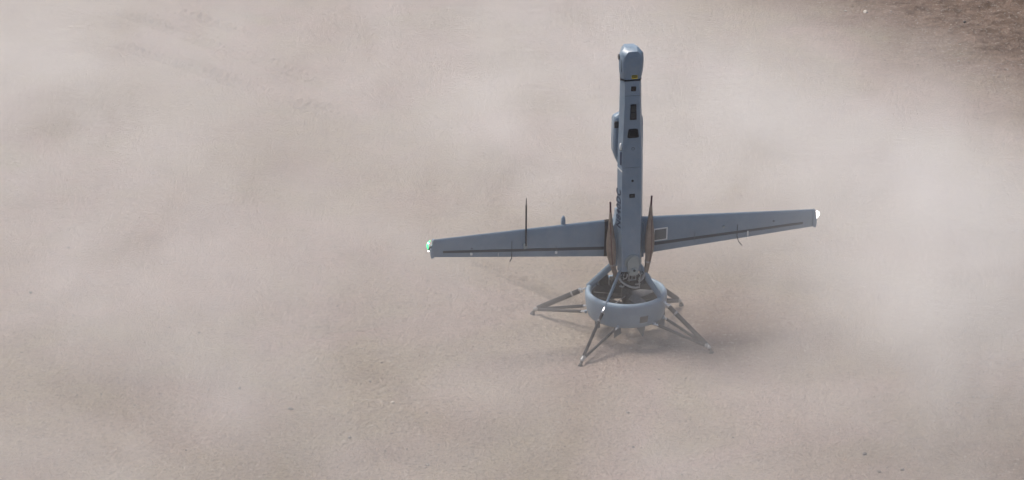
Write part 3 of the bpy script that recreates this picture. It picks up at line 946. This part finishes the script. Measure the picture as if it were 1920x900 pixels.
# propeller, at rest in the duct
bm = bmesh.new()
lathe(bm, [(0.0, 0.405), (0.030, 0.40), (0.040, 0.375), (0.044, 0.33), (0.040, 0.28), (0.028, 0.22), (0.010, 0.19), (0.0, 0.188)], 28, (0.01, 0, 0))
hub = build("propeller_hub", bm, M['engine'], drone)
for k in range(5):
    a = R(-62 + 72 * k)
    bm = bmesh.new()
    loops = []
    for j in range(9):
        f_ = j / 8
        r = 0.035 + 0.218 * f_
        chd = 0.030 + 0.035 * math.sin(math.pi * min(1, f_ * 1.2 + 0.12)) 
        tw = R(48 - 26 * f_)
        c_ = Vector((math.cos(a), math.sin(a), 0)); t_ = Vector((-math.sin(a), math.cos(a), 0))
        d_ = t_ * math.cos(tw) + Vector((0, 0, 1)) * math.sin(tw)
        n_ = c_.cross(d_)
        o_ = Vector((0.01, 0, 0.318)) + c_ * r
        loops.append([o_ + d_ * chd * 0.5, o_ + d_ * chd * 0.15 + n_ * 0.004, o_ - d_ * chd * 0.3 + n_ * 0.002, o_ - d_ * chd * 0.5, o_ - d_ * chd * 0.3 - n_ * 0.002, o_ + d_ * chd * 0.15 - n_ * 0.003])
    loft(bm, loops)
    build("propeller_blade", bm, M['blade'], hub, angle=60)
# stator arms holding the hub inside the duct
for k in range(6):
    a = R(15 + 60 * k)
    bm = bmesh.new()
    tube(bm, [(0.01 + 0.03 * math.cos(a), 0.03 * math.sin(a), 0.235), (0.004 + 0.268 * math.cos(a), 0.268 * math.sin(a), 0.220)], 0.022, 10, flat=0.22)
    build("stator_arm", bm, M['inner'], ring)

# control vanes hanging under the duct
def vane(a, r0, r1, z0, zl, thick=0.007, cut=0.0, tilt=0.0):
    bm = bmesh.new()
    c_ = Vector((math.cos(R(a)), math.sin(R(a)), 0)); t_ = Vector((-math.sin(R(a)), math.cos(R(a)), 0))
    pts = [(r0, z0), (r1, z0), (r1, z0 - zl * (1 - cut)), (r0, z0 - zl)]
    A = [bm.verts.new(c_ * r + t_ * (-thick / 2) + Vector((0, 0, z)) + t_ * (z0 - z) * math.sin(tilt)) for r, z in pts]
    B = [bm.verts.new(c_ * r + t_ * (thick / 2) + Vector((0, 0, z)) + t_ * (z0 - z) * math.sin(tilt)) for r, z in pts]
    bm.faces.new(A); bm.faces.new(list(reversed(B)))
    for i in range(4):
        bm.faces.new((A[i], B[i], B[(i + 1) % 4], A[(i + 1) % 4]))
    build("control_vane", bm, M['vane'], drone, smooth=False)
def vane_plate(pts3, thick=0.006, n=(0, -1, 0)):
    bm = bmesh.new()
    n = Vector(n) * thick / 2
    A = [bm.verts.new(Vector(p) + n) for p in pts3]; B = [bm.verts.new(Vector(p) - n) for p in pts3]
    bm.faces.new(A); bm.faces.new(list(reversed(B)))
    k = len(pts3)
    for i in range(k):
        bm.faces.new((A[i], B[i], B[(i + 1) % k], A[(i + 1) % k]))
    build("control_vane", bm, M['vane'], drone, smooth=False)
vane_plate([(-0.262, -0.10, 0.20), (-0.222, -0.10, 0.20), (-0.222, -0.10, 0.115), (-0.262, -0.10, 0.110)])
vane_plate([(-0.135, -0.17, 0.20), (-0.085, -0.17, 0.20), (-0.075, -0.17, 0.085), (-0.128, -0.17, 0.05)])
vane_plate([(0.030, -0.20, 0.19), (0.112, -0.20, 0.19), (0.100, -0.20, 0.115), (0.088, -0.20, 0.058), (0.080, -0.20, 0.058), (0.042, -0.20, 0.125)])
vane_plate([(0.12, -0.15, 0.17), (0.262, -0.13, 0.20), (0.262, -0.13, 0.105), (0.20, -0.14, 0.112), (0.12, -0.15, 0.138)])
vane_plate([(0.268, -0.10, 0.22), (0.284, -0.10, 0.22), (0.284, -0.10, 0.085), (0.268, -0.10, 0.085)])
for a in (60, 100, 140, 15):
    vane(a, 0.10, 0.255, 0.20, 0.10, cut=0.2)

# ---- fins between body and duct, and landing legs
def blade_strut(name, p0, p1, w0, w1, th, mat, parent, az, n=12):
    """flat streamlined member; long axis of the section lies in the vertical plane through az"""
    bm = bmesh.new()
    P0, P1 = Vector(p0), Vector(p1)
    d = (P1 - P0).normalized()
    rad_ = Vector((math.cos(az), math.sin(az), 0))
    side = Vector((-math.sin(az), math.cos(az), 0))
    u = d.cross(side).normalized()
    loops = []
    for f_ in (0, 0.33, 0.66, 1.0):
        p = P0.lerp(P1, f_); w = w0 + (w1 - w0) * f_
        loops.append([p + u * math.cos(t) * w / 2 + side * math.sin(t) * th / 2 * (1.0 if math.cos(t) > 0 else 0.9) for t in [2 * math.pi * k / n for k in range(n)]])
    loft(bm, loops)
    return build(name, bm, mat, parent, angle=60)

FANG = [math.atan2(fy, fx) for fx, fy in FEET]
TOPS = [R(150), R(-134.6), R(-41.5), R(38)]
for k in range(4):
    a = TOPS[k]
    c_, s_ = math.cos(a), math.sin(a)
    blade_strut("duct_fin", (0.012 + 0.075 * c_, 0.075 * s_, 0.600), (RC[0] + 0.300 * c_, RC[1] + 0.300 * s_, 0.350), 0.055 if k != 1 else 0.045, 0.046 if k != 1 else 0.034, 0.016, M['ring_paint'], drone, a)

leg_labels = ["leg reaching out past the left of the duct", "leg reaching towards the camera", "leg reaching out past the right of the duct", None]
for k, (fx, fy) in enumerate(FEET):
    a = FANG[k]
    leg = bpy.data.objects.new("landing_leg", None)
    COL.objects.link(leg)
    leg.parent = drone
    leg.empty_display_size = 0.1
    ta = TOPS[k]
    apex = Vector((fx, fy, 0.045))
    inward = Vector((-math.cos(a), -math.sin(a), 0))
    topp = Vector((RC[0] + 0.318 * math.cos(ta), RC[1] + 0.318 * math.sin(ta), 0.335))
    d = (topp - apex)
    start = apex + d.normalized() * 0.030
    tw = 0.042
    blade_strut("top_tube", start, apex + d * 0.90, tw, tw * 0.95, 0.019, M['carbon'], leg, a)
    # end fitting and clamps
    bm = bmesh.new()
    tube(bm, [apex + d * 0.895, topp], [0.010, 0.008], 10)
    build("tube_end", bm, M['metal'], leg)
    for f_ in (0.74, 0.90):
        bm = bmesh.new()
        p = apex + d * f_
        off = Vector((0, 0, 1)).cross(d).normalized() * 0.0
        tube(bm, [p - d.normalized() * 0.008, p + d.normalized() * 0.008], [0.0225, 0.0225], 12, flat=0.52)
        build("tube_clamp", bm, M['metal'] if f_ > 0.8 else M['metal_dull'], leg)
    lows = {0: (R(168), R(146)), 1: (R(-147), R(-115.5)), 2: (R(-59.7), R(-32.1)), 3: (R(22), R(52))}[k]
    for la in lows:
        e = Vector((0.300 * math.cos(la), 0.300 * math.sin(la), 0.185))
        d2 = e - apex
        blade_strut("lower_tube", apex + d2.normalized() * 0.028, apex + d2 * 0.92, 0.027, 0.026, 0.016, M['carbon'], leg, a)
        bm = bmesh.new()
        tube(bm, [apex + d2 * 0.91, e], [0.0085, 0.007], 8)
        build("tube_end", bm, M['metal'], leg)
        bm = bmesh.new()
        box(bm, e, (0.020, 0.020, 0.022), Matrix.Rotation(la, 3, 'Z'), bevel=0.003)
        build("leg_lug", bm, M['ring_paint'], leg)
    # knuckle joining the three tubes, then the foot
    bm = bmesh.new()
    bmesh.ops.create_uvsphere(bm, u_segments=12, v_segments=8, radius=0.016, matrix=Matrix.Translation(apex))
    tube(bm, [apex + d.normalized() * 0.036, apex], [0.014, 0.012], 10)
    for la in lows:
        e = Vector((0.300 * math.cos(la), 0.300 * math.sin(la), 0.185)); d2 = (e - apex).normalized()
        tube(bm, [apex + d2 * 0.034, apex], [0.011, 0.010], 8)
    build("knuckle", bm, M['metal_dull'], leg)
    bm = bmesh.new()
    out_ = -inward
    tube(bm, [apex, apex + out_ * 0.012 + Vector((0, 0, -0.022)), Vector((fx, fy, 0)) + out_ * 0.022 + Vector((0, 0, 0.014))], [0.010, 0.011, 0.013], 10)
    lathe(bm, [(0.0, 0.016), (0.013, 0.015), (0.020, 0.006), (0.021, -0.004), (0.0, -0.006)], 14, (fx + out_.x * 0.022, fy + out_.y * 0.022, 0))
    build("foot", bm, M['carbon'], leg)
    if leg_labels[k]:
        leg["label"] = leg_labels[k]

# ================================================================== STONES
def stone_mesh(seed, sx, sy, sz):
    rs = random.Random(seed)
    bm = bmesh.new()
    bmesh.ops.create_icosphere(bm, subdivisions=2, radius=1.0)
    dirs = [Vector((rs.uniform(-1, 1), rs.uniform(-1, 1), rs.uniform(-1, 1))).normalized() for _ in range(7)]
    cuts = [rs.uniform(0.62, 0.95) for _ in dirs]
    for v in bm.verts:
        p = v.co.copy()
        for d, c in zip(dirs, cuts):
            k = p.dot(d)
            if k > c:
                p -= d * (k - c)
        v.co = Vector((p.x * sx, p.y * sy, p.z * sz))
    return bm
M['stone_dark'] = surface('dark_stone', (0.105, 0.090, 0.080), 0.85, 0, (0.06, 0.052, 0.048), 40, 0.5, 90)
M['stone_pale'] = surface('pale_stone', (0.44, 0.39, 0.33), 0.85, 0, (0.34, 0.30, 0.26), 40, 0.5, 90)
M['stone_grey'] = surface('grey_stone', (0.24, 0.215, 0.19), 0.85, 0, (0.16, 0.14, 0.125), 40, 0.5, 90)
def gz(x, y):
    return float(ground_height(np.array([[x]], dtype=float), np.array([[y]], dtype=float))[0, 0])
STONES = [
 (-4.69, 0.79, 0.020, 'stone_dark', "small dark stone lying alone at the far left edge of the sand, the largest there"),
 (-4.56, 1.72, 0.017, 'stone_dark', "dark stone on open sand at left, straight above the darkest left-edge stone"),
 (-4.27, 0.34, 0.015, 'stone_grey', "grey stone at left, just below and right of the left-edge dark stone"),
 (-2.83, -0.96, 0.015, 'stone_dark', "black pebble right of a fainter one, lower left of the sand"),
 (-3.05, -0.99, 0.012, 'stone_grey', "fainter grey pebble just left of the black pebble, lower left"),
 (-2.43, -1.31, 0.022, 'stone_grey', "larger grey stone with a shaded face, lower left below the black pebble"),
 (-3.25, 0.01, 0.013, 'stone_dark', "dark upright pebble at left, right of its neighbour on the same line"),
 (-3.49, 0.11, 0.013, 'stone_grey', "pebble at left, left of the dark upright pebble"),
 (-5.04, 3.57, 0.012, 'stone_dark', "small dark pebble near the left edge, a third of the way down the sand"),
 (-4.12, 3.51, 0.013, 'stone_dark', "dark pebble at upper left, well below the tyre tracks"),
 (3.12, 8.77, 0.036, 'stone_pale', "pale round rock at the top edge, right of the drone's nose"),
 (2.90, 8.80, 0.020, 'stone_pale', "small pale stone left of the pale round rock at the top edge"),
 (3.40, 8.70, 0.018, 'stone_grey', "small grey stone right of the pale round rock at the top edge"),
 (3.82, 6.89, 0.018, 'stone_pale', "white flat stone at upper right below the brown churned earth"),
 (3.63, 8.30, 0.012, 'stone_pale', "pale pebble at upper right, left of the brown churned earth"),
 (4.14, 8.26, 0.026, 'stone_dark', "black clod in the brown churned earth, upper right corner"),
 (3.93, 7.40, 0.011, 'stone_pale', "white pebble on the near edge of the brown churned earth"),
 (1.54, -1.99, 0.024, 'stone_dark', "flat dark stone at lower right, highest of the group of four"),
 (1.60, -2.25, 0.017, 'stone_dark', "black pebble at lower right, lowest left of the group of four"),
 (1.76, -2.22, 0.015, 'stone_dark', "black pebble at lower right, lowest right of the group of four"),
 (1.66, -2.19, 0.010, 'stone_grey', "smallest pebble of the lower right group of four, in the middle"),
 (2.45, -1.10, 0.013, 'stone_dark', "dark pebble at right, alone above the lower right corner"),
 (-1.43, -2.16, 0.016, 'stone_grey', "grey stone at the bottom edge, left of the centre"),
 (-1.98, -1.76, 0.018, 'stone_grey', "flat grey stone near the bottom, left of centre"),
 (-0.04, -1.35, 0.015, 'stone_grey', "grey pebble straight below the drone's front leg, upper one of two"),
 (-0.03, -1.89, 0.014, 'stone_dark', "dark pebble near the bottom edge, below the duct of the drone"),
 (-2.64, 2.12, 0.015, 'stone_grey', "grey stone on the sand left of the green-lit wing tip"),
 (-2.34, 1.74, 0.014, 'stone_grey', "pebble between the green-lit wing tip and the grey stone left of it"),
 (1.34, -0.31, 0.014, 'stone_pale', "pale pebble on the sand right of the drone's right foot"),
 (-1.71, -1.21, 0.016, 'stone_pale', "pale stone below the left wing, halfway to the bottom edge"),
]
for i, (x, y, r, mk, lab) in enumerate(STONES):
    rs = random.Random(100 + i)
    r *= 0.86
    bm = stone_mesh(i, r * rs.uniform(0.9, 1.2), r * rs.uniform(0.7, 1.0), r * rs.uniform(0.55, 0.75))
    o = build("stone", bm, M[mk], None, angle=25)
    o.location = (x, y, gz(x, y) + r * 0.30)
    o.rotation_euler = (0, 0, rs.uniform(0, 6.28))
    o["label"] = lab; o["category"] = "stone"; o["group"] = "loose stones on the sand"

# fine grit nobody could count, one object
rs = random.Random(5)
base_bm = bmesh.new(); bmesh.ops.create_icosphere(base_bm, subdivisions=1, radius=1.0)
bv = np.array([v.co[:] for v in base_bm.verts]); base_bm.verts.index_update()
bf = np.array([[v.index for v in f.verts] for f in base_bm.faces]); base_bm.free()
npr = np.random.RandomState(9)
N_G = 9000
gxp = npr.uniform(-7.0, 5.3, N_G); gyp = npr.uniform(-2.7, 9.8, N_G)
dens = fbm(gxp * 0.8, gyp * 0.8, 77, 3)
keep = (npr.rand(N_G) < 0.45 + 1.6 * dens + 0.5 * ((gxp * 0.85 + gyp * 0.42) > 5.6))
gxp, gyp = gxp[keep], gyp[keep]
n_g = len(gxp)
gr = 0.0028 + 0.0055 * npr.rand(n_g) ** 4
gzp = ground_height(gxp[None, :], gyp[None, :])[0]
jit = 1 + 0.25 * (npr.rand(n_g, len(bv), 3) - 0.5)
V = bv[None] * jit * gr[:, None, None] * np.array([1.15, 0.9, 0.7])[None, None]
V = V + np.stack([gxp, gyp, gzp + gr * 0.3], -1)[:, None, :]
F = bf[None] + (np.arange(n_g) * len(bv))[:, None, None]
me = bpy.data.meshes.new("pebbles")
me.from_pydata(V.reshape(-1, 3).tolist(), [], F.reshape(-1, 3).tolist())
me.materials.append(M['stone_dark']); me.materials.append(M['stone_grey']); me.materials.append(M['stone_pale'])
mi = np.repeat(npr.choice([0, 1, 2], n_g, p=[0.16, 0.54, 0.30]), len(bf)).astype(np.int32)
me.polygons.foreach_set("material_index", mi)
gravel = bpy.data.objects.new("pebbles", me)
COL.objects.link(gravel)
gravel["kind"] = "stuff"
